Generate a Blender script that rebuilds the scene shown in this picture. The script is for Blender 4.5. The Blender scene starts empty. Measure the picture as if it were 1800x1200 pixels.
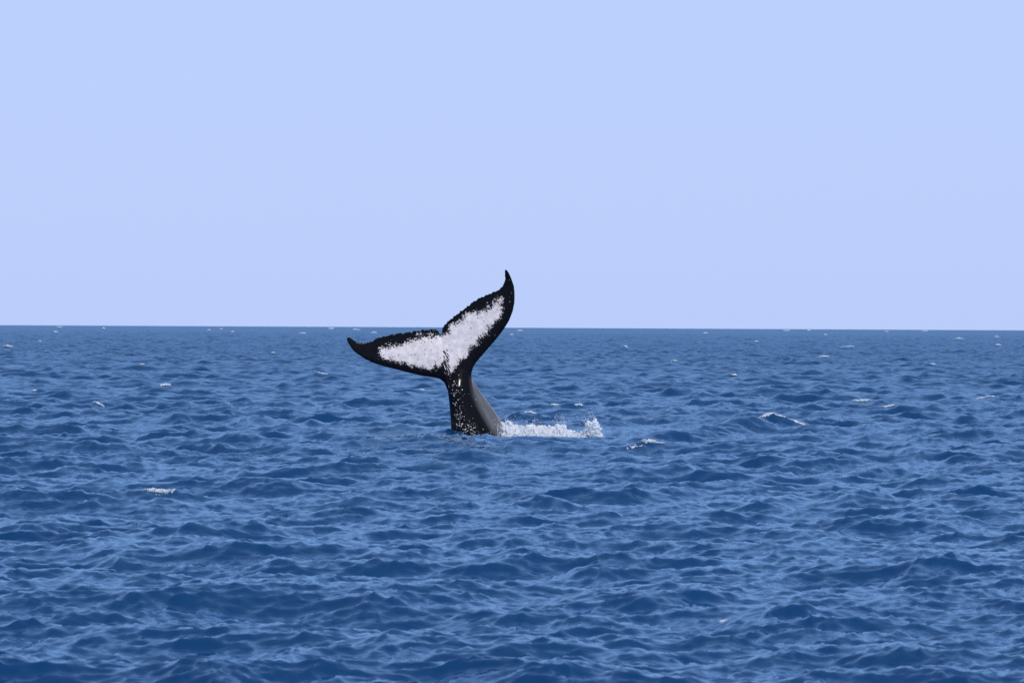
import bpy, math, random
import numpy as np
from mathutils import Vector, Matrix

C = bpy.context.scene.collection
rng = np.random.default_rng(7)

# ------------------------------------------------------------------ camera, sky, sun, exposure
FPX = 7200.0                 # focal length in pixels of the 1800 px wide photograph
PPM = 75.0                   # pixels per metre at the whale
CAM_H = 192.0 / PPM + 0.02   # height of the lens over the mean water level
WD = FPX / PPM               # distance of the whale
R_EARTH = 6.371e6
PITCH = (24.0 / FPX) + math.sqrt(2 * CAM_H / R_EARTH)
ROLL = math.radians(0.29)

cd = bpy.data.cameras.new('camera')
cam = bpy.data.objects.new('camera', cd); C.objects.link(cam)
cam.location = (0, 0, CAM_H)
cam.matrix_world = (Matrix.Translation((0, 0, CAM_H)) @ Matrix.Rotation(math.pi/2 - PITCH, 4, 'X')
                    @ Matrix.Rotation(ROLL, 4, 'Z'))
cd.sensor_width = 36.0
cd.lens = FPX / 1800 * 36
cd.clip_start = 0.5; cd.clip_end = 40000
cd.dof.use_dof = True; cd.dof.focus_distance = WD; cd.dof.aperture_fstop = 7.1
bpy.context.scene.camera = cam

SUN_EL = math.radians(50); SUN_AZ = math.radians(150)      # azimuth measured from +Y (view direction) to +X (right)
w = bpy.data.worlds.new('World'); bpy.context.scene.world = w; w.use_nodes = True
nt = w.node_tree; nt.nodes.clear()
out = nt.nodes.new('ShaderNodeOutputWorld'); bg = nt.nodes.new('ShaderNodeBackground')
sky = nt.nodes.new('ShaderNodeTexSky'); sky.sky_type = 'NISHITA'; sky.sun_disc = False
sky.sun_elevation = SUN_EL; sky.sun_rotation = SUN_AZ; sky.dust_density = 1.0; sky.ozone_density = 3.0
# thin even haze over the clear sky
mx = nt.nodes.new('ShaderNodeMix'); mx.data_type = 'RGBA'; mx.inputs[7].default_value = (5.1, 6.38, 10.2, 1)
tcw = nt.nodes.new('ShaderNodeTexCoord'); sxyz = nt.nodes.new('ShaderNodeSeparateXYZ'); nt.links.new(tcw.outputs['Generated'], sxyz.inputs[0])
mrw = nt.nodes.new('ShaderNodeMapRange'); mrw.interpolation_type = 'SMOOTHSTEP'; nt.links.new(sxyz.outputs[2], mrw.inputs[0])
for q_, v_ in ((1, 0.04), (2, 0.60), (3, 0.92), (4, 0.30)): mrw.inputs[q_].default_value = v_     # milky towards the horizon, clearer blue overhead
nt.links.new(mrw.outputs[0], mx.inputs[0])
nt.links.new(sky.outputs[0], mx.inputs[6]); nt.links.new(mx.outputs[2], bg.inputs[0])
bg.inputs[1].default_value = 0.10
nt.links.new(bg.outputs[0], out.inputs[0])

ld = bpy.data.lights.new('sun', 'SUN'); sun = bpy.data.objects.new('sun', ld); C.objects.link(sun)
ld.energy = 3.3; ld.angle = math.radians(3.0); ld.color = (1.0, 0.95, 0.89)
sd = Vector((math.sin(SUN_AZ)*math.cos(SUN_EL), math.cos(SUN_AZ)*math.cos(SUN_EL), math.sin(SUN_EL)))
sun.rotation_euler = sd.to_track_quat('Z', 'Y').to_euler()

vs = bpy.context.scene.view_settings
vs.view_transform = 'Standard'; vs.look = 'None'; vs.exposure = 0; vs.gamma = 1; vs.use_curve_mapping = False
bpy.context.scene.cycles.max_bounces = 5
bpy.context.scene.cycles.use_denoising = False

# ------------------------------------------------------------------ helpers
def at(px, py, z=0.0):
    """where the line of sight through a pixel of the photograph meets the height z"""
    v = Vector(((px-900)/FPX, (600-py)/FPX, -1.0))
    d = cam.matrix_world.to_3x3() @ v
    t = (z - CAM_H) / d.z
    return cam.matrix_world.translation + d*t

def tag(o, label=None, cat=None, kind=None, group=None):
    if label: o['label'] = label
    if cat: o['category'] = cat
    if kind: o['kind'] = kind
    if group: o['group'] = group
    return o

def mesh_np(name, verts, faces, mat, smooth=True):
    """verts (n,3), faces (m,k) with one k"""
    verts = np.ascontiguousarray(verts, dtype=np.float32); faces = np.ascontiguousarray(faces, dtype=np.int32)
    me = bpy.data.meshes.new(name)
    m, k = faces.shape
    me.vertices.add(len(verts)); me.vertices.foreach_set('co', verts.ravel())
    me.loops.add(m*k); me.loops.foreach_set('vertex_index', faces.ravel())
    me.polygons.add(m); me.polygons.foreach_set('loop_start', np.arange(0, m*k, k, dtype=np.int32))
    me.polygons.foreach_set('use_smooth', np.full(m, smooth))
    me.update(calc_edges=True)
    if mat: me.materials.append(mat)
    return me

def link(name, me, parent=None):
    o = bpy.data.objects.new(name, me); C.objects.link(o)
    if parent: o.parent = parent
    return o

class NT:
    def __init__(s, name):
        s.m = bpy.data.materials.new(name); s.m.use_nodes = True
        s.t = s.m.node_tree; s.b = s.t.nodes['Principled BSDF']
    def n(s, ty, **kw):
        x = s.t.nodes.new(ty)
        for k, v in kw.items():
            if k.startswith('i_'): x.inputs[k[2:].replace('_', ' ')].default_value = v
            else: setattr(x, k, v)
        return x
    def l(s, a, b): s.t.links.new(a, b)
    def math(s, op, a, b=None, c=None, clamp=False):
        x = s.t.nodes.new('ShaderNodeMath'); x.operation = op; x.use_clamp = clamp
        for i, v in enumerate((a, b, c)):
            if v is None: continue
            if isinstance(v, (int, float)): x.inputs[i].default_value = v
            else: s.l(v, x.inputs[i])
        return x.outputs[0]
    def mix(s, f, a, b):
        x = s.t.nodes.new('ShaderNodeMix'); x.data_type = 'RGBA'
        for i, v in ((0, f), (6, a), (7, b)):
            if isinstance(v, (tuple, float, int)): x.inputs[i].default_value = v
            else: s.l(v, x.inputs[i])
        return x.outputs[2]
    def coords(s, scale=(1, 1, 1), rot=(0, 0, 0)):
        tc = s.n('ShaderNodeTexCoord'); m0 = s.n('ShaderNodeMapping'); mp = s.n('ShaderNodeMapping')
        m0.inputs['Rotation'].default_value = rot; mp.inputs['Scale'].default_value = scale
        s.l(tc.outputs['Object'], m0.inputs[0]); s.l(m0.outputs[0], mp.inputs[0]); return mp.outputs[0]
    def noise(s, vec, scale, detail=3, rough=0.55, dist=0.0, ntype='FBM'):
        x = s.n('ShaderNodeTexNoise'); x.noise_type = ntype
        x.inputs['Scale'].default_value = scale; x.inputs['Detail'].default_value = detail
        x.inputs['Roughness'].default_value = rough; x.inputs['Distortion'].default_value = dist
        s.l(vec, x.inputs['Vector']); return x.outputs[0]

# ------------------------------------------------------------------ the waves (spectral sea, one height field for everything)
def tile(L, N, wind_dir, lam_min, lam_max, lam_peak, hs, spread, seed, chop, slope=4.0):
    r = np.random.default_rng(seed)
    k1 = 2*np.pi*np.fft.fftfreq(N, L/N)
    kx, ky = np.meshgrid(k1, k1, indexing='xy')
    k = np.hypot(kx, ky); k[0, 0] = 1
    kp = 2*np.pi/lam_peak
    S = np.exp(-1.25*(kp/k)**2) / k**slope                # energy density per unit wave-vector area
    th = np.arctan2(ky, kx) - wind_dir
    d = np.abs(np.cos(th))**spread
    d = d*np.where(np.cos(th) < 0, 0.15, 1.0) + 0.06
    lo, hi = 2*np.pi/lam_max, 2*np.pi/lam_min
    band = 1/(1+np.exp(-(np.log(k/lo))*12)) / (1+np.exp((np.log(k/hi))*12))
    S = S*d*band; S[0, 0] = 0
    h = (r.normal(size=(N, N)) + 1j*r.normal(size=(N, N)))*np.sqrt(S)
    z = np.fft.ifft2(h)
    s = hs/4/np.std(z.real)
    dx = np.fft.ifft2(1j*kx/k*h).real; dy = np.fft.ifft2(1j*ky/k*h).real
    return dict(L=L, N=N, f=np.stack([dx*s*chop, dy*s*chop, z.real*s]).astype(np.float32))

def sample(t, x, y):
    """Catmull-Rom lookup in a periodic tile -> (3, n)"""
    N = t['N']; u = x/t['L']*N; v = y/t['L']*N
    i = np.floor(u).astype(np.int64); j = np.floor(v).astype(np.int64)
    a = (u-i).astype(np.float32); b = (v-j).astype(np.float32)
    def wgt(q): return (-.5*q+q*q-.5*q**3, 1-2.5*q*q+1.5*q**3, .5*q+2*q*q-1.5*q**3, -.5*q*q+.5*q**3)
    wa, wb = wgt(a), wgt(b)
    res = np.zeros((3, len(x)), np.float32)
    fl = t['f'].reshape(3, -1)
    for q in range(4):
        jj = ((j+q-1) % N)*N
        row = np.zeros_like(res)
        for p in range(4):
            row += wa[p]*fl[:, jj+((i+p-1) % N)]
        res += wb[q]*row
    return res

D2R = math.pi/180
TILES = [
    (tile(211.0, 1024, -96*D2R, 1.6, 60, 8.0, 0.31, 3, 11, 1.05, 3.65), 0.0, (0, 0)),
    (tile(127.0, 1024, -62*D2R, 0.8, 14, 2.3, 0.165, 2, 12, 1.05, 3.55), 0.55, (31, 17)),
    (tile(19.0, 1024, -80*D2R, 0.08, 1.5, 0.8, 0.062, 1.5, 13, 0.9, 3.6), 0.3, (5, 9)),
]
CREST = []     # (x, y, dir of ridge line, half length, half width front, half width back, height)
def crest(px0, py0, px1, py1, h, wf, wb):
    a = at(px0, py0); b = at(px1, py1)
    CREST.append(((a.x+b.x)/2, (a.y+b.y)/2, math.atan2(b.y-a.y, b.x-a.x), math.hypot(b.x-a.x, b.y-a.y)/2, wf, wb, h))
def ridge(x, y, ang, hl, wf, wb, h): CREST.append((x, y, ang, hl, wf, wb, h))

def X(px, d): return (px-900)/FPX*d
WX = X(840, WD)
# swell shoulder at the left of the foot of the tail, hollow under the splash
ridge(X(778, WD), WD-.9, 0.2, .60, .6, .9, 0.17)
ridge(X(1000, WD), WD-.9, 0.0, 1.6, .8, 1.2, -0.09)
ridge(X(862, WD), WD-.6, 0.0, .5, .6, .8, -0.08)
# the long slanting crest to the right of the splash: short crests one behind the other
_r = np.random.default_rng(21); _pts = []
for t_ in np.linspace(0, 1, 41):
    h = np.interp(t_, [0, .3, 1], [.12, .19, .27]); row = np.interp(t_, [0, .3, .65, 1], [779, 767, 748, 735])
    D_ = (CAM_H-h)*FPX/(row-576); _pts.append((X(1105+310*t_, D_), D_, h))
_pts = np.array(_pts); _s = np.r_[0, np.cumsum(np.hypot(np.diff(_pts[:, 0]), np.diff(_pts[:, 1])))]
for q_ in np.arange(0, _s[-1], 0.95):
    x_, y_, h_ = [np.interp(q_, _s, _pts[:, k_]) for k_ in range(3)]
    ridge(x_+_r.uniform(-.08, .08), y_+_r.uniform(-.25, .25), _r.uniform(.3, .7), _r.uniform(.55, .8), .22, .62, h_*_r.uniform(.95, 1.15))

# single steep crests in the foreground: centre, half length in metres, height
for (px, py, hl, h, ang) in [(1285, 1122, .42, .085, -.25), (1090, 1150, .45, .06, .35), (320, 1130, .55, .075, -.25), (60, 1150, .35, .05, -.2), (960, 893, .75, .12, -.15),
                             (310, 880, .8, .10, .1), (330, 945, .5, .09, -.1), (640, 1070, .4, .045, .1), (1400, 940, .5, .09, -.2), (1590, 850, .6, .10, -.2), (1480, 965, .9, .07, .25),
                             (665, 727, .9, .16, .1), (1720, 1010, .8, .06, .3), (1170, 1055, .5, .05, .1), (810, 1070, .35, .05, -.3), (1740, 790, 1.1, .14, .2), (150, 800, 1.2, .1, .3)]:
    a = at(px, py); ridge(a.x, a.y, ang, hl, .16+hl*.2, .35+hl*.5, h)

def surface(x, y, det=None):
    """displaced position of the water particle that rests at x, y"""
    x = np.asarray(x, np.float64); y = np.asarray(y, np.float64)
    D = np.hypot(x, y)
    tot = np.zeros((3, len(x)))
    rw = np.hypot((x-WX-0.9)/2.8, (y-WD)/4.0)
    calm = (1-0.93*np.exp(-rw**2))*(1-.70*np.exp(-((x-WX-4.5)/3.5)**2-((y-WD)/7)**2))
    for n, (t, rot, off) in enumerate(TILES):
        if n == 2:
            m = D < 230
            if not m.any(): continue
            fade = np.clip((230-D[m])/110, 0, 1)
        elif n == 1:
            m = D < 1800; fade = np.clip((1800-D[m])/900, 0, 1)
        else:
            m = np.ones(len(x), bool); fade = np.ones(len(x))
        c, s = math.cos(rot), math.sin(rot)
        xr = c*x[m]+s*y[m]+off[0]; yr = -s*x[m]+c*y[m]+off[1]
        r = sample(t, xr, yr)*fade
        if n < 2: r = r*calm[m]
        r = r*(0.70+0.30*np.clip((D[m]-45)/45, 0, 1)) if n < 2 else r      # the water is a little calmer near the boat
        tot[0, m] += c*r[0]-s*r[1]; tot[1, m] += s*r[0]+c*r[1]; tot[2, m] += r[2]
    px_, py_ = x+tot[0], y+tot[1]
    z = tot[2].copy()
    for (cx, cy, ang, hl, wf, wb, h) in CREST:
        c, s = math.cos(ang), math.sin(ang); R_ = max(2.6*hl, 4.5*wb)
        k = np.nonzero((np.abs(py_-cy) < R_) & (np.abs(px_-cx) < R_))[0]
        if not len(k): continue
        ax, ay = px_[k]-cx, py_[k]-cy
        a = ax*c+ay*s; b = -ax*s+ay*c
        z[k] += h*np.exp(-(a/hl)**2)*np.exp(-np.abs(b/np.where(b < 0, wf, wb))**1.4)
    z -= (px_**2+py_**2)/(2*R_EARTH)
    return np.stack([px_, py_, z], 1)

def height_at(x, y):
    x = np.atleast_1d(np.asarray(x, float)); y = np.atleast_1d(np.asarray(y, float))
    gx, gy = x.copy(), y.copy()
    for _ in range(4):
        p = surface(gx, gy); gx += x-p[:, 0]; gy += y-p[:, 1]
    return surface(gx, gy)[:, 2]

def crest_near(px, py):
    """top of the wave that shows nearest to a pixel of the photograph"""
    a = at(px, py); o = np.array(cam.location); d = np.array(a)-o; L = np.linalg.norm(d[:2])
    t = np.linspace(max(L-14-L*.1, 10), L*1.15+5, 700)/L
    q = o[None]+t[:, None]*d[None]; z = height_at(q[:, 0], q[:, 1])
    k = np.nonzero(z > q[:, 2])[0]; k = k[0] if len(k) else int(np.argmin(np.abs(t-1)))
    hx, hy = q[k, 0], q[k, 1]; D = math.hypot(hx, hy); r_ = min(0.014*D, 10)
    t = np.linspace(-r_*.4, r_, 81); xs = hx*(1+t/D); ys = hy*(1+t/D)
    z = height_at(xs, ys)
    i = int(np.argmax(z-np.abs(t)/r_*0.08)); return xs[i], ys[i]

# whitecaps: pixel column and row, length in photograph pixels, strength, slant, label
CAPS = [
    (14, 609, 15, 1.0, 0.0, 'small bright whitecap just under the horizon at the left edge of the sea'),
    (287, 677, 26, 1.0, 0.5, 'bright slanting whitecap on the left, between the left edge and the left fluke tip'),
    (567, 656, 30, .6, -0.3, 'thin whitecap streak closest to the left of the left fluke tip'),
    (170, 711, 26, .35, 0.0, 'faint broken whitecap on the far left, lower than the bright slanting one'),
    (397, 707, 12, .6, 0.2, 'tiny whitecap fleck right of and below the bright slanting whitecap on the left'),
    (935, 724, 24, .8, 0.0, 'small whitecap on the water right behind the splash'),
    (975, 713, 11, .7, 0.0, 'left one of two tiny whitecap flecks beyond the splash'),
    (1017, 713, 12, .8, 0.0, 'right one of two tiny whitecap flecks beyond the splash'),
    (1135, 778, 70, .45, 0.4, 'thin foam line along the low end of the slanting crest right of the splash'),
    (1350, 736, 60, .4, 0.1, 'broken foam on top of the long slanting crest right of the splash'),
    (1404, 742, 34, .7, -0.3, 'bright foam tip at the right end of the long slanting crest'),
    (278, 871, 56, .8, -0.1, 'foaming whitecap in the left foreground, the largest on that side'),
    (1271, 1089, 12, .5, 0.0, 'tiny fleck of foam on the steep dark wave peak in the lower right foreground'),
    (1447, 627, 18, .9, 0.2, 'short whitecap on a dark wave to the right, midway between horizon and long slanting crest'),
    (1492, 609, 32, .6, 0.0, 'broken whitecap streak far off, above the short whitecap on the right'),
    (1685, 594, 30, .9, 0.15, 'long thin whitecap near the horizon at the far right'),
    (1755, 606, 8, .9, 0.0, 'tiny whitecap dot below the horizon near the right edge'),
    (1517, 705, 34, .6, 0.0, 'small whitecap right of and beyond the long slanting crest'),
    (1563, 723, 26, .8, 0.1, 'small bright whitecap close right of the long slanting crest'),
    (1727, 698, 38, .5, 0.0, 'broken foam patch at the far right, level with the fluke stem'),
]
FAR = [(98, 583, 7), (182, 577, 4), (367, 580, 7), (389, 578, 4), (409, 583, 5), (532, 586, 9), (582, 577.5, 7), (626, 579, 12), (657, 584.6, 11), (914, 581, 8), (899, 588, 5),
       (1240, 585, 6), (1382, 581, 9), (1422, 580.5, 4), (1451, 588, 4), (1626, 581.5, 8), (1558, 582.5, 4), (1752, 592, 8), (105, 574.5, 8), (1185, 634, 9), (70, 600, 4), (1330, 600, 5),
       (742, 690, 8), (1640, 640, 7), (1100, 610, 6), (250, 640, 7), (480, 620, 6), (1290, 660, 9), (60, 690, 7)]
CAPXY = [crest_near(c[0], c[1]) for c in CAPS]; FARXY = [crest_near(c[0], c[1]) for c in FAR]
FOAM_SPOTS = [(x, y, max(c[2]*math.hypot(x, y)/FPX*.7, .12), .35+.2*c[3], c[4]) for c, (x, y) in zip(CAPS, CAPXY)]
FOAM_SPOTS += [(X(925, WD), WD-1.4, 1.0, .60, 0.0), (X(1015, WD), WD-3.0, 1.1, .66, 0.1), (X(820, WD), WD-2.2, 1.3, .40, 0.0), (X(1075, WD), WD-1.5, .9, .5, 0.0), (X(960, WD), WD+.2, 1.5, .8, 0.0), (X(1040, WD), WD-.3, .9, .5, 0.0)]

# ------------------------------------------------------------------ sea
def sea_material():
    s = NT('sea_water'); b = s.b
    geo = s.n('ShaderNodeNewGeometry'); sep = s.n('ShaderNodeSeparateXYZ'); s.l(geo.outputs['Position'], sep.inputs[0])
    big = s.noise(s.coords((0.05, 0.02, 0.05)), 1.0, 2)
    col = s.mix(big, (0.003, 0.028, 0.090, 1), (0.005, 0.039, 0.120, 1))
    att = s.n('ShaderNodeAttribute', attribute_name='foam')
    fn = s.noise(s.coords((1, 0.6, 1)), 9.0, 5, 0.7)
    fm = s.math('MULTIPLY', s.math('SUBTRACT', s.math('ADD', att.outputs['Fac'], fn), 1.05), 7.0, clamp=True)
    col = s.mix(fm, col, (0.75, 0.78, 0.8, 1))
    # waves too small for the mesh act as roughness of the far water
    dist = s.n('ShaderNodeVectorMath', operation='LENGTH'); s.l(geo.outputs['Position'], dist.inputs[0])
    mr = s.n('ShaderNodeMapRange'); s.l(dist.outputs['Value'], mr.inputs[0])
    for q, v in ((1, 45.0), (2, 420.0), (3, 0.07), (4, 0.22)): mr.inputs[q].default_value = v
    rough = mr.outputs[0]
    v1 = s.coords((0.7, 1.0, 1), (0, 0, 0.3)); v2 = s.coords((0.6, 1.0, 1), (0, 0, -0.35))
    h = s.math('ADD', s.math('MULTIPLY', s.noise(v1, 4.2, 4, 0.5, 0.3), 0.014),
               s.math('MULTIPLY', s.noise(v2, 11.0, 3, 0.5, 0.2), 0.003))
    # beyond the reach of the fine mesh the short chop is carried by the bump
    mf = s.n('ShaderNodeMapRange'); s.l(dist.outputs['Value'], mf.inputs[0])
    for q, v in ((1, 110.0), (2, 320.0), (3, 0.0), (4, 0.26)): mf.inputs[q].default_value = v
    h = s.math('ADD', h, s.math('MULTIPLY', s.noise(v1, 0.9, 3, 0.55, 0.5), mf.outputs[0]))
    bp = s.n('ShaderNodeBump'); bp.inputs['Strength'].default_value = 1.0; bp.inputs['Distance'].default_value = 1.0
    s.l(h, bp.inputs['Height'])
    # deep water: blue body colour under a slightly blue surface reflection with its own Fresnel term
    df = s.n('ShaderNodeBsdfDiffuse'); gl = s.n('ShaderNodeBsdfGlossy'); s.t.nodes.remove(b)
    s.l(col, df.inputs['Color']); s.l(bp.outputs[0], df.inputs['Normal']); s.l(bp.outputs[0], gl.inputs['Normal'])
    gl.inputs['Color'].default_value = (0.55, 0.81, 1.0, 1)
    s.l(rough, gl.inputs['Roughness'])
    dt = s.n('ShaderNodeVectorMath', operation='DOT_PRODUCT'); s.l(geo.outputs['Incoming'], dt.inputs[0]); s.l(bp.outputs[0], dt.inputs[1])
    c2 = s.math('MULTIPLY', s.math('MAXIMUM', dt.outputs['Value'], 0.0), s.math('MAXIMUM', dt.outputs['Value'], 0.0))
    mr2 = s.n('ShaderNodeMapRange'); s.l(dist.outputs['Value'], mr2.inputs[0])
    for q, v in ((1, 45.0), (2, 420.0), (3, 0.055**2), (4, 0.15**2)): mr2.inputs[q].default_value = v
    c = s.math('MINIMUM', s.math('SQRT', s.math('ADD', c2, mr2.outputs[0])), 1.0)
    fr = s.math('ADD', 0.02, s.math('MULTIPLY', 0.98, s.math('POWER', s.math('SUBTRACT', 1.0, c), 5.0)))
    fr = s.math('MULTIPLY', fr, s.math('SUBTRACT', 1.0, fm))
    ms = s.n('ShaderNodeMixShader'); s.l(fr, ms.inputs[0]); s.l(df.outputs[0], ms.inputs[1]); s.l(gl.outputs[0], ms.inputs[2])
    s.l(ms.outputs[0], s.t.nodes['Material Output'].inputs[0])
    return s.m

def build_sea():
    r = [4.0]
    while r[-1] < 9000:
        d = r[-1]
        if d < 22: st = 0.012*d
        elif d < 230: st = 0.0021*d
        elif d < 1100: st = 0.48+(d-230)*0.0022
        else: st = 2.4+(d-1100)*0.02
        r.append(d+st)
    r = np.array(r)
    half = math.atan(900/FPX)*1.4
    inner = np.linspace(-half, half, 740)
    g = half + np.cumsum(0.0012*1.13**np.arange(200)); g = g[g < math.pi]
    th = np.concatenate([-g[::-1], inner, g])
    nr, nc = len(r), len(th)
    pass
    T, Rr = np.meshgrid(th, r)
    x = (Rr*np.sin(T)).ravel(); y = (Rr*np.cos(T)).ravel()
    P = surface(x, y)
    idx = np.arange(nr*nc).reshape(nr, nc)
    q = np.stack([idx[:-1, :-1], idx[:-1, 1:], idx[1:, 1:], idx[1:, :-1]], -1).reshape(-1, 4)
    wrap = np.stack([idx[:-1, -1], idx[:-1, 0], idx[1:, 0], idx[1:, -1]], -1).reshape(-1, 4)
    q = np.concatenate([q, wrap])
    me = mesh_np('sea', P, q, sea_material())
    # foam where the surface folds together
    gx = P[:, 0].reshape(nr, nc); gz = P[:, 2].reshape(nr, nc)
    foam = np.zeros(nr*nc, np.float32)
    for (cx, cy, L, st, ang) in FOAM_SPOTS:
        c_, s_ = math.cos(ang), math.sin(ang); dx, dy = P[:, 0]-cx, P[:, 1]-cy
        m_ = (np.abs(dx) < 3*L+1) & (np.abs(dy) < 3*L+1); dx, dy = dx[m_], dy[m_]
        foam[m_] += st*np.exp(-((dx*c_+dy*s_)/L)**2-((-dx*s_+dy*c_)/max(L*.35, .25))**2)
    a = me.attributes.new('foam', 'FLOAT', 'POINT'); a.data.foreach_set('value', foam)
    o = link('sea', me); tag(o, 'choppy deep blue sea reaching to the level horizon', kind='structure')
    return o
build_sea()

# ------------------------------------------------------------------ whale
def U(px, py): return np.array([(px-840)/PPM, (768-py)/PPM])
def resample(P, n, power=1.0):
    P = np.array(P, float); d = np.r_[0, np.cumsum(np.hypot(*np.diff(P, axis=0).T))]; d /= d[-1]
    t = np.linspace(0, 1, n)**power
    return np.stack([np.interp(t, d, P[:, 0]), np.interp(t, d, P[:, 1])], 1)

TE_L = [(790,597),(780,596),(773,593.2),(770.5,587),(765.4,583.6),(756.7,584.2),(743.3,585.1),(728,587.4),(712.7,590.3),(699.2,591.3),(685.8,594.2),(674.3,597),(664.7,599),(655.2,604.7),(645.6,608.5),(636,608.5),(627.4,607.2),(620.7,602.8),(615,598.6),(610.6,599)]
LE_L = [(812,690),(800,692),(786.5,690),(781.8,678.5),(774,671.8),(762.5,668.9),(743.3,666.6),(724.2,662.2),(705,657.4),(689.7,653.6),(674.3,649.7),(659,644.9),(643.7,638.2),(630.2,629.6),(621.6,622.9),(614.9,613.3),(610.6,606),(609.8,601)]
TE_R = [(766,602),(771,597),(773.5,593.2),(776.3,588.4),(776.9,582.7),(781.6,575),(793.1,564.4),(804.6,555.8),(816.1,547.2),(827.6,537.6),(841,529),(856.4,522.3),(867.9,517.5),(877.5,513.3),(883.2,506),(887,497.4),(886.7,486.8),(886.3,480.1),(887.8,478.4)]
LE_R = [(798,688),(812,686),(824,680),(827.5,668),(829.6,659.3),(832.9,648.8),(839.1,640.1),(850.6,626.7),(862.1,613.3),(873.6,599.9),(885.1,584.6),(894.7,569.2),(901.4,552),(904.3,536.7),(904.7,523.2),(903.3,507.9),(898.6,494.5),(893.8,484),(889.6,478.6)]
WHITE = [(390,850),(430,800),(520,782),(600,762),(680,730),(760,705),(830,690),(900,700),(960,705),(1035,680),(1050,610),(1110,570),(1150,545),(1200,490),(1290,470),(1370,455),(1440,395),(1510,365),(1532,400),(1525,500),(1490,560),(1430,620),(1400,690),(1340,725),(1300,790),(1240,810),(1200,900),(1140,925),(1110,990),(1075,1040),(1040,1060),(1015,1000),(985,980),(960,990),(930,1010),(880,1020),(780,1005),(700,990),(640,960),(560,950),(480,930),(400,900)]
WHITE = np.array([(590+a/5.218, 460+b/5.218) for a, b in WHITE])

def lobe(TE, LE, seed, side):
    r = np.random.default_rng(seed)
    n, m = 150, 26
    te = resample([U(*p) for p in TE], n, 1.0); le = resample([U(*p) for p in LE], n, 1.0)
    s = np.linspace(0, 1, n)
    # crenulated trailing edge
    wob = np.zeros(n)
    for f, a in ((26, .010), (47, .011), (71, .007)):
        wob += a*np.sin(s*f*2*np.pi/1.9+r.uniform(0, 6))*r.uniform(.4, 1.2, n)
    wob *= np.clip((s-.1)*8, 0, 1)*np.clip((.93-s)*6, 0, 1)
    d = te-le; ln = np.linalg.norm(d, axis=1, keepdims=True); d /= ln
    te = te+d*wob[:, None]
    front, back = [], []
    for i in range(n):
        T = 0.085*(1-s[i])**0.8*(1+0.5*np.exp(-(s[i]/.2)**2))+0.020     # half thickness
        row_f, row_b = [], []
        for j in range(m):
            c = 0.5-0.5*math.cos(math.pi*j/(m-1))                    # 0 leading edge, 1 trailing edge
            p = le[i]*(1-c)+te[i]*c
            th = T*(1.35*math.sqrt(c)*(1-c)**0.9+0.10*math.sqrt(max(c*(1-c)*4, 0))) + 0.0045
            if j in (0,): th = 0.002
            span = abs(p[0]+0.46)
            yc = 0.10*(p[1]-1.2)-0.20*(s[i]**2)*1.2-0.03*math.sin(s[i]*5)*c
            row_f.append((p[0], yc-th, p[1])); row_b.append((p[0], yc+th, p[1]))
        front.append(row_f); back.append(row_b)
    V = np.array(front+back).reshape(-1, 3); F = []
    def f(i, j): return i*m+j
    def b(i, j): return n*m+i*m+j
    for i in range(n-1):
        for j in range(m-1):
            F.append((f(i, j), f(i, j+1), f(i+1, j+1), f(i+1, j))); F.append((b(i, j), b(i+1, j), b(i+1, j+1), b(i, j+1)))
        F.append((f(i, 0), f(i+1, 0), b(i+1, 0), b(i, 0))); F.append((f(i, m-1), b(i, m-1), b(i+1, m-1), f(i+1, m-1)))
    for j in range(m-1):
        F.append((f(0, j), b(0, j), b(0, j+1), f(0, j+1))); F.append((f(n-1, j), f(n-1, j+1), b(n-1, j+1), b(n-1, j)))
    F = np.array(F)
    if side > 0: F = F[:, ::-1]
    return V, F

def closed_spline(P, k):
    P = np.array(P); n = len(P); o = []
    for i in range(n):
        a, b, c, d = P[i-1], P[i], P[(i+1) % n], P[(i+2) % n]
        for q in range(k):
            t = q/k
            o.append(.5*((2*b)+(c-a)*t+(2*a-5*b+4*c-d)*t*t+(3*b-3*c+d-a)*t**3))
    return np.array(o)

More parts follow.
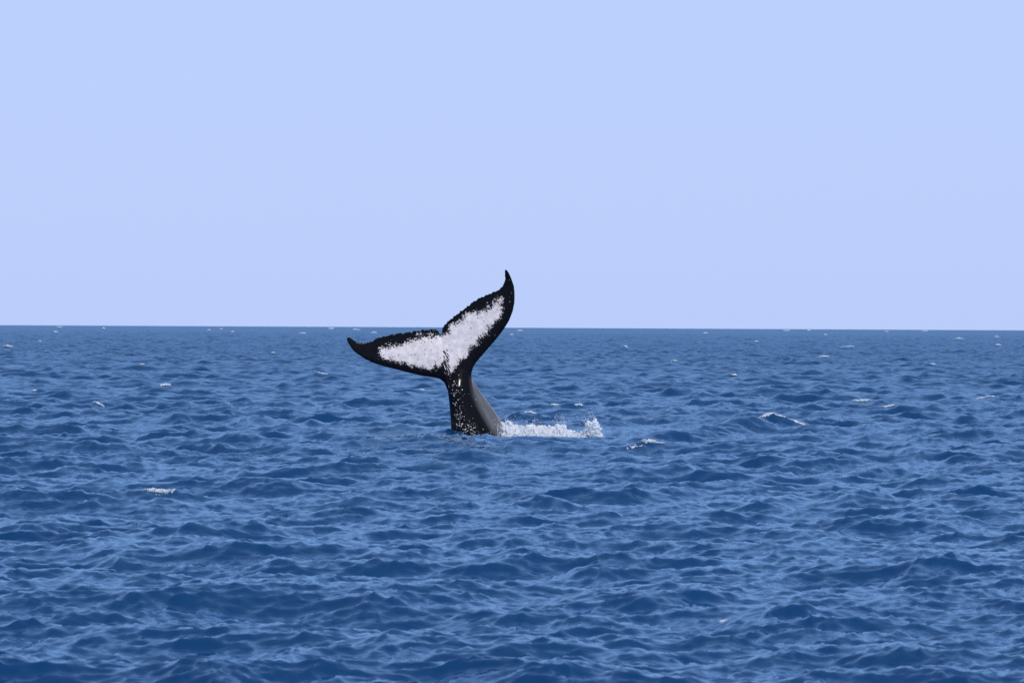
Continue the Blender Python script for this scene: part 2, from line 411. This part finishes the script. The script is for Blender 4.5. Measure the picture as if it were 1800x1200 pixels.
def peduncle():
    rows = [  # py, left, ridge, right, depth of the belly, depth of the back
        (628, 798, 812, 813, .04, .04), (645, 790, 822, 824, .08, .12), (660, 786.5, 828, 829, .13, .22), (672, 785.5, 828.5, 830.5, .18, .34), (685, 786.5, 829.5, 839, .25, .50),
        (700, 788.5, 832, 848, .27, .66), (720, 791, 840, 863, .30, .86), (740, 792.7, 851, 877, .34, 1.05),
        (755, 793.5, 860, 887, .38, 1.2), (770, 794.5, 869, 893.5, .42, 1.35), (800, 797, 888, 905, .5, 1.6), (850, 800, 915, 935, .62, 1.9), (960, 810, 960, 1010, .85, 2.2), (1040, 850, 1000, 1060, .6, 2.0)]
    A = np.array(rows, float); ys = np.concatenate([np.linspace(628, 800, 60), np.linspace(806, 1040, 30)])
    secs = []
    for y in ys:
        L, R1, R2, kf, kb = [np.interp(y, A[:, 0], A[:, i]) for i in range(1, 6)]
        L, R1, R2 = [(v-840)/PPM for v in (L, R1, R2)]; z = (768-y)/PPM; wd = R1-L
        pts = [(L, .03), (L+.10*wd, -kf*.55), (L+.36*wd, -kf), (L+.70*wd, -kf*.8), (R1, -kf*.15),
               (R1+(R2-R1)*.55, kb*.42), (R2, kb*.86), (R2-.10*wd, kb*1.0), (L+.55*wd, kb*.72), (L+.14*wd, kb*.34)]
        c = closed_spline(pts, 8)
        yo = 0.10*(z-1.2) if z > 0 else -0.12+z*-0.25
        secs.append(np.stack([c[:, 0], c[:, 1]+yo, np.full(len(c), z)], 1))
    V = np.concatenate(secs); m = len(secs[0]); n = len(secs); F = []
    for i in range(n-1):
        for j in range(m):
            F.append((i*m+j, i*m+(j+1) % m, (i+1)*m+(j+1) % m, (i+1)*m+j))
    V = np.concatenate([V, [secs[0].mean(0), secs[-1].mean(0)]]); tp, bt = n*m, n*m+1
    tri = [(tp, (j+1) % m, j) for j in range(m)]+[(bt, (n-1)*m+j, (n-1)*m+(j+1) % m) for j in range(m)]
    return V, F, tri

def skin_material():
    s = NT('whale_skin'); b = s.b
    co = s.coords()
    pg = s.n('ShaderNodeAttribute', attribute_name='pigment').outputs['Fac']
    am = s.n('ShaderNodeAttribute', attribute_name='mottle').outputs['Fac']
    sp = s.n('ShaderNodeAttribute', attribute_name='spots').outputs['Fac']
    st = s.n('ShaderNodeAttribute', attribute_name='streak').outputs['Fac']
    gy = s.n('ShaderNodeAttribute', attribute_name='flank_sheen').outputs['Fac']
    n1 = s.math('SUBTRACT', s.noise(co, 30.0, 4, 0.7), 0.5)
    n2 = s.math('SUBTRACT', s.noise(co, 8.0, 4, 0.65, 0.6), 0.5)
    # scratches: thin stretched noise in two directions
    m1 = s.math('SUBTRACT', s.noise(s.coords((14, 14, 2.2), (0, 0.5, 0)), 3.0, 2, 0.5), 0.5)
    m2 = s.math('SUBTRACT', s.noise(s.coords((2.5, 14, 16), (0, 0.35, 0)), 3.0, 2, 0.5), 0.5)
    v = s.math('ADD', pg, s.math('MULTIPLY', n1, s.math('MULTIPLY', am, 9.0)))
    v = s.math('ADD', v, s.math('MULTIPLY', n2, s.math('MULTIPLY', am, 5.5)))
    v = s.math('SUBTRACT', v, s.math('MULTIPLY', s.math('ADD', m1, 0.10), s.math('MULTIPLY', st, 16.0)))
    v = s.math('ADD', v, s.math('MULTIPLY', m2, s.math('MULTIPLY', am, 2.0)))
    wh = s.math('MULTIPLY', s.math('ADD', v, 0.15), 1.7, clamp=True)
    # sparse dark flecks in the white
    vf = s.n('ShaderNodeTexVoronoi'); s.l(co, vf.inputs['Vector']); vf.inputs['Scale'].default_value = 13
    sx = s.n('ShaderNodeSeparateColor'); s.l(vf.outputs['Color'], sx.inputs[0])
    fl = s.math('MULTIPLY', s.math('LESS_THAN', vf.outputs['Distance'], 0.19), s.math('GREATER_THAN', sx.outputs[0], 0.72))
    wh = s.math('MULTIPLY', wh, s.math('SUBTRACT', 1.0, s.math('MULTIPLY', fl, 0.8)))
    sc = s.math('MULTIPLY', s.math('SUBTRACT', m1, 0.10), 9.0, clamp=True)
    wh = s.math('MULTIPLY', wh, s.math('SUBTRACT', 1.0, s.math('MULTIPLY', sc, 0.22)))
    # pale scars and barnacle marks on the black
    vo = s.n('ShaderNodeTexVoronoi'); s.l(s.coords((1, 1, .8)), vo.inputs['Vector']); vo.inputs['Scale'].default_value = 27
    sv = s.n('ShaderNodeSeparateColor'); s.l(vo.outputs['Color'], sv.inputs[0])
    rad = s.math('MULTIPLY', s.math('ADD', sp, s.math('MULTIPLY', n1, 0.5)), s.math('MULTIPLY', sv.outputs[0], 0.50))
    spot = s.math('MULTIPLY', s.math('SUBTRACT', rad, vo.outputs['Distance']), 10.0, clamp=True)
    mott = s.noise(co, 11, 4, 0.7)
    black = s.mix(mott, (0.0015, 0.0018, 0.003, 1), (0.008, 0.009, 0.013, 1))
    ped = s.mix(s.noise(s.coords((6, 6, 0.9), (0, 0.46, 0)), 2.6, 5, 0.7), (0.006, 0.007, 0.009, 1), (0.17, 0.165, 0.165, 1))  # paler streaked right flank: wet sky sheen painted into the skin colour
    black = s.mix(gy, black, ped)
    white = s.mix(s.math('MULTIPLY', s.math('SUBTRACT', s.noise(co, 8, 5, 0.7), 0.40), 4.0, clamp=True), (0.55, 0.52, 0.55, 1), (0.74, 0.69, 0.705, 1))
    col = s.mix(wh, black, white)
    col = s.mix(s.math('MULTIPLY', spot, 0.75), col, (0.52, 0.52, 0.52, 1))
    s.l(col, b.inputs['Base Color'])
    b.inputs['IOR'].default_value = 1.34; b.inputs['Specular IOR Level'].default_value = 0.12
    s.l(s.math('ADD', s.math('MULTIPLY', mott, 0.12), 0.1), b.inputs['Roughness'])
    bp = s.n('ShaderNodeBump'); bp.inputs['Strength'].default_value = 0.4; bp.inputs['Distance'].default_value = 0.004
    s.l(s.math('ADD', s.math('MULTIPLY', mott, 0.8), s.math('MULTIPLY', spot, 0.7)), bp.inputs['Height']); s.l(bp.outputs[0], b.inputs['Normal'])
    return s.m

def seg_dist(P, A, B):
    d = B-A; t = np.clip(((P-A)@d)/(d@d), 0, 1)
    return np.linalg.norm(P-(A+t[:, None]*d), axis=1)
def poly_sd(P, poly):
    dist = np.full(len(P), 1e9); ins = np.zeros(len(P), bool); n = len(poly)
    for i in range(n):
        A, B = poly[i], poly[(i+1) % n]
        dist = np.minimum(dist, seg_dist(P, A, B))
        c = ((A[1] > P[:, 1]) != (B[1] > P[:, 1]))
        with np.errstate(divide='ignore', invalid='ignore'):
            xi = (B[0]-A[0])*(P[:, 1]-A[1])/(B[1]-A[1])+A[0]
        ins ^= c & (P[:, 0] < xi)
    return np.where(ins, dist, -dist)
def line_field(P, pts, w):
    d = np.full(len(P), 1e9)
    for a, b in zip(pts[:-1], pts[1:]): d = np.minimum(d, seg_dist(P, np.array(a, float), np.array(b, float)))
    return np.exp(-(d/w)**2)

def build_whale():
    vl, fl = lobe(TE_L, LE_L, 1, -1); vr, fr = lobe(TE_R, LE_R, 2, 1); vp, fp, tp = peduncle()
    me = bpy.data.meshes.new('tmp')
    F = [tuple(f) for f in fl]+[tuple(f+len(vl)) for f in fr]
    o = len(vl)+len(vr)
    F += [tuple(i+o for i in f) for f in fp]+[tuple(i+o for i in f) for f in tp]
    me.from_pydata(np.concatenate([vl, vr, vp]).tolist(), [], F); me.update()
    import bmesh
    bm = bmesh.new(); bm.from_mesh(me); bmesh.ops.recalc_face_normals(bm, faces=bm.faces); bm.to_mesh(me); bm.free()
    ob = bpy.data.objects.new('tmp', me); C.objects.link(ob)
    md = ob.modifiers.new('r', 'REMESH'); md.mode = 'VOXEL'; md.voxel_size = 0.0125; md.use_smooth_shade = True
    sm = ob.modifiers.new('s', 'SMOOTH'); sm.factor = 0.5; sm.iterations = 7
    dg = bpy.context.evaluated_depsgraph_get()
    body_me = bpy.data.meshes.new_from_object(ob.evaluated_get(dg)); body_me.name = 'body'
    bpy.data.objects.remove(ob); bpy.data.meshes.remove(me)
    n = len(body_me.vertices); co = np.empty(n*3, np.float32); body_me.vertices.foreach_get('co', co); co = co.reshape(-1, 3)
    nrm = np.empty(n*3, np.float32); body_me.vertices.foreach_get('normal', nrm); nrm = nrm.reshape(-1, 3)
    P = np.stack([co[:, 0]*PPM+840, 768-co[:, 2]*PPM], 1)
    sd_ = poly_sd(P, WHITE)
    front = nrm[:, 1] < 0.15
    pig = np.where(front, np.clip(sd_/8.0, -2.2, 1.5), -3)
    mot = np.clip(1.0-np.abs(sd_)/26, 0.12, 1)*0.55
    up = np.clip(line_field(P, [(672, 622), (700, 609), (738, 600), (762, 596)], 11), 0, 1)
    up2 = line_field(P, [(805, 574), (838, 556), (858, 545), (876, 533)], 9)
    pig = pig-(0.7*up+0.4*up2)*(sd_ > -6); mot = mot*.8+0.45*up+0.45*up2
    mot = np.where(front, mot, 0)
    stk = line_field(P, [(783, 625), (786, 655)], 6)+0.45*line_field(P, [(764, 638), (766, 655)], 4)+.3*line_field(P, [(843, 600), (860, 560)], 8)
    spt = (0.85*line_field(P, [(797, 680), (803, 715), (808, 735), (803, 750), (833, 764)], 7.5)
           + 0.75*line_field(P, [(806, 735), (828, 757)], 8) + 0.32*line_field(P, [(800, 660), (815, 700), (835, 750)], 16)
           + 0.42*line_field(P, [(889, 485), (899, 510), (896, 545)], 5)
           + 0.25*line_field(P, [(616, 606), (640, 628), (690, 648)], 6) + .25*line_field(P, [(850, 620), (885, 575)], 8) + .5*line_field(P, [(855, 758), (866, 766)], 6))
    spt = np.where((nrm[:, 1] < .3) & (sd_ < -1.5), np.clip(spt, 0, 1), 0)
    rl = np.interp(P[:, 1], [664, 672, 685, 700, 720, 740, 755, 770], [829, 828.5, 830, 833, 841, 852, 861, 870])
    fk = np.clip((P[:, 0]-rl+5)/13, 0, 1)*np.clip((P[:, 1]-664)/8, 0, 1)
    for nm, a in (('pigment', pig), ('mottle', mot), ('streak', stk), ('spots', spt), ('flank_sheen', fk)):
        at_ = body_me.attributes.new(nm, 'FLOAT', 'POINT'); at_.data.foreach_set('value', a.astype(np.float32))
    body_me.materials.clear(); body_me.materials.append(skin_material())
    body_me.polygons.foreach_set('use_smooth', np.ones(len(body_me.polygons), bool))
    root = bpy.data.objects.new('humpback_whale', None); C.objects.link(root)
    root.location = (WX, WD, 0)
    tag(root, 'black and white whale tail raised out of the sea, flukes spread', 'whale')
    link('body', body_me, root)
    # barnacles: small cones along the keel and on the right fluke tip
    wgt = np.where((nrm[:, 1] < -.2) & (co[:, 2] > -.1), spt**2, 0); wgt /= wgt.sum()
    pick = rng.choice(n, 80, p=wgt, replace=False)
    V, F = [], []
    for i in pick:
        c = Vector(co[i].tolist()); nn = Vector(nrm[i].tolist()); r = min(.005+rng.exponential(.005), .02)
        q = nn.to_track_quat('Z', 'Y'); k0 = len(V)
        for rr, hh in ((1.0, -.2), (.72, .55), (.35, .62), ):
            for a in range(7): V.append(c+q@Vector((math.cos(a*2*math.pi/7)*r*rr, math.sin(a*2*math.pi/7)*r*rr, hh*r)))
        V.append(c+q@Vector((0, 0, .25*r)))
        for lv in range(2):
            for a in range(7):
                a2 = (a+1) % 7; F.append((k0+lv*7+a, k0+lv*7+a2, k0+lv*7+7+a2)); F.append((k0+lv*7+a, k0+lv*7+7+a2, k0+lv*7+7+a))
        for a in range(7): F.append((k0+14+a, k0+14+(a+1) % 7, k0+21))
    bmst = NT('barnacle_shell'); bmst.b.inputs['Base Color'].default_value = (0.5, 0.5, 0.48, 1); bmst.b.inputs['Roughness'].default_value = .6
    nn = bmst.noise(bmst.coords(), 60, 2); bmst.l(bmst.mix(nn, (0.22, .22, .21, 1), (.7, .7, .68, 1)), bmst.b.inputs['Base Color'])
    bme = mesh_np('barnacles', np.array(V), np.array(F), bmst.m, False)
    tag(link('barnacles', bme, root), kind='stuff')
build_whale()

# ------------------------------------------------------------------ foam and spray
t_ = (1+5**.5)/2
ICO_V = np.array([(-1, t_, 0), (1, t_, 0), (-1, -t_, 0), (1, -t_, 0), (0, -1, t_), (0, 1, t_), (0, -1, -t_), (0, 1, -t_), (t_, 0, -1), (t_, 0, 1), (-t_, 0, -1), (-t_, 0, 1)])/math.hypot(1, t_)
ICO_F = np.array([(0, 11, 5), (0, 5, 1), (0, 1, 7), (0, 7, 10), (0, 10, 11), (1, 5, 9), (5, 11, 4), (11, 10, 2), (10, 7, 6), (7, 1, 8), (3, 9, 4), (3, 4, 2), (3, 2, 6), (3, 6, 8), (3, 8, 9), (4, 9, 5), (2, 4, 11), (6, 2, 10), (8, 6, 7), (9, 8, 1)])
def foam_material():
    s = NT('sea_foam'); b = s.b
    n = s.noise(s.coords(), 14, 3)
    s.l(s.mix(n, (0.88, 0.91, 0.95, 1), (0.96, 0.97, 0.99, 1)), b.inputs['Base Color'])
    b.inputs['Roughness'].default_value = 0.55; b.inputs['IOR'].default_value = 1.33
    tr = s.n('ShaderNodeBsdfTranslucent'); tr.inputs[0].default_value = (0.78, 0.86, 0.95, 1)
    ms = s.n('ShaderNodeMixShader'); ms.inputs[0].default_value = 0.55
    o = s.t.nodes['Material Output']; s.l(b.outputs[0], ms.inputs[1]); s.l(tr.outputs[0], ms.inputs[2]); s.l(ms.outputs[0], o.inputs[0])
    return s.m
FOAM = foam_material()
def blobs(name, pos, rad, stretch=None):
    n = len(pos); k = len(ICO_V)
    sc = rng.uniform(.7, 1.3, (n, 1, 3))
    if stretch is not None: sc = sc*stretch
    V = pos[:, None, :]+ICO_V[None]*rad[:, None, None]*sc*rng.uniform(.85, 1.15, (n, k, 1))
    F = (ICO_F[None]+(np.arange(n)*k)[:, None, None]).reshape(-1, 3)
    return mesh_np(name, V.reshape(-1, 3), F, FOAM)

def build_splash():
    # crest line of the splash: x in photograph pixels, height in pixels over the water
    top = np.array([(878, 30), (888, 32), (897, 30), (905, 20), (917, 19), (930, 22), (940, 27), (950, 21), (965, 24), (984, 31), (995, 27), (1008, 20), (1022, 22), (1034, 34), (1044, 39), (1051, 30), (1055, 16), (1060, 4)], float)
    n = 9000
    px = rng.uniform(874, 1056, n)
    dens = np.interp(px, [874, 885, 985, 1000, 1030, 1056], [.5, 1, 1, .55, .45, .5])
    px = px[rng.uniform(size=n) < dens]; n = len(px)
    tall = np.interp(px, top[:, 0], top[:, 1])
    depth = rng.normal(0, .38, n)
    q = rng.uniform(size=n)**1.15
    lump = 0.75+0.25*np.sin(px*.35+depth*5)*np.sin(px*.13+2+depth*3)
    hz = q*tall/PPM*lump*np.exp(-(depth/.9)**2)
    hollow = (px > 1000) & (q < .45) & (rng.uniform(size=n) < .55)
    px, depth, hz, q = px[~hollow], depth[~hollow], hz[~hollow], q[~hollow]
    x = X(px, WD)+rng.normal(0, .02, len(px)); y = WD+.25+depth-(px-880)/75*0.7
    z = height_at(x, y)+hz-.02
    pos = np.stack([x, y, z], 1)
    rad = rng.uniform(.003, .012, len(px))
    m1 = pos, rad
    # the denser white water under the spray
    k = 6500; cx_ = np.abs(rng.normal(0, 1, k)); u_ = rng.uniform(size=k); px = np.where(u_ < .86, 884+np.clip(rng.beta(1.05, 1.25, k), 0, 1)*118, rng.uniform(1000, 1056, k))
    arc = u_ > .98; px[arc] = rng.normal(1042, 8, arc.sum())
    dp = rng.normal(0, .25, k); tl = np.interp(px, top[:, 0], top[:, 1])/PPM
    cz = rng.uniform(0, .85, k)*tl*np.exp(-(dp/.6)**2)
    tooth = .62+.38*np.abs(np.sin(px*.21+1.3*np.sin(px*.083+dp*4)))*np.abs(np.cos(px*.37+dp*9)); cz = cz*tooth*1.18
    cz[arc] = np.interp(px[arc], top[:, 0], top[:, 1])/PPM*rng.uniform(.15, 1.0, arc.sum())**.6
    x = X(px, WD)+rng.normal(0, .015, k); y = WD+.3+dp-(px-884)/75*0.7
    cme = blobs('core', np.stack([x, y, height_at(x, y)+cz-.03], 1), rng.uniform(.018, .05, k)*np.where(px > 1000, .75, 1))
    co_ = bpy.data.objects.new('core', cme); C.objects.link(co_)
    md = co_.modifiers.new('r', 'REMESH'); md.mode = 'VOXEL'; md.voxel_size = .013; md.use_smooth_shade = True
    sm = co_.modifiers.new('s', 'SMOOTH'); sm.factor = .5; sm.iterations = 1
    em = bpy.data.meshes.new_from_object(co_.evaluated_get(bpy.context.evaluated_depsgraph_get()))
    bpy.data.objects.remove(co_)
    CORE = em
    # thrown droplets
    k = 600
    px = rng.choice([890, 905, 935, 985, 1035, 1046], k, p=[.2, .12, .18, .2, .15, .15])+rng.normal(0, 11, k)
    tall = np.interp(px, top[:, 0], top[:, 1]); y = WD+.3+rng.normal(0, .35, k); x = X(px, WD)
    z = height_at(x, y)+(tall*rng.uniform(.6, 1.0, k)+rng.exponential(2.5, k))/PPM
    ok = z > 0
    p2 = np.stack([x, y, z], 1)[ok]; r2 = rng.uniform(.003, .009, k)[ok]
    me = blobs('splash', np.concatenate([m1[0], p2]), np.concatenate([m1[1], r2]))
    import bmesh
    bm = bmesh.new(); bm.from_mesh(me); bm.from_mesh(CORE); bm.to_mesh(me); bm.free()
    me.polygons.foreach_set('material_index', np.zeros(len(me.polygons), np.int32)); me.polygons.foreach_set('use_smooth', np.ones(len(me.polygons), bool))
    o = link('splash', me)
    tag(o, 'white foaming splash thrown up on the water beside the base of the tail', 'splash', 'stuff')
build_splash()

def cap_points(c, xy, dens=1.0):
    px, py, ln, st, sl = c[:5]; x0, y0 = xy; D = math.hypot(x0, y0)
    L = ln/FPX*D; wide = 3.0 if 850 < py < 900 else 1.0; n = int(np.clip(60*ln*st*dens, 80, 3500))
    a = np.clip(rng.normal(0, .26, n), -.5, .5); ph = rng.uniform(0, 6)
    a = a[rng.uniform(size=n) < .3+.7*np.sin(a*13+ph)**2]; n = len(a)
    b = rng.normal(0, 1, n)*(.02+.045*L*(1-2*np.abs(a))*st)*wide
    x = x0+a*L*math.cos(sl)-b*math.sin(sl); y = y0+a*L*math.sin(sl)*1.5+b-.05
    r_ = rng.uniform(.4, 1.0, n)*np.clip(D/5800*.62, .004, .30)
    big = rng.uniform(size=n) < .35; r_ = np.where(big, r_*1.4, r_)
    hz = np.where(big, -.1*r_, rng.exponential(.5, n)*r_*.8*st-r_*.1)
    return np.stack([x, y, height_at(x, y)+hz], 1), r_
for c, xy in zip(CAPS, CAPXY):
    p, r_ = cap_points(c, xy)
    o = link('whitecap', blobs('whitecap', p, r_, np.array([1.7, 1.2, .6])))
    tag(o, c[5], 'whitecap', group='whitecaps breaking on the open sea')
pp = [cap_points((c[0], c[1], c[2], .9, 0), xy, .5) for c, xy in zip(FAR, FARXY)]
o = link('distant_whitecaps', blobs('distant_whitecaps', np.concatenate([a for a, b in pp]), np.concatenate([b for a, b in pp]), np.array([1.6, 1, .7])))
tag(o, 'scattered tiny whitecaps along the horizon', 'whitecaps', 'stuff')
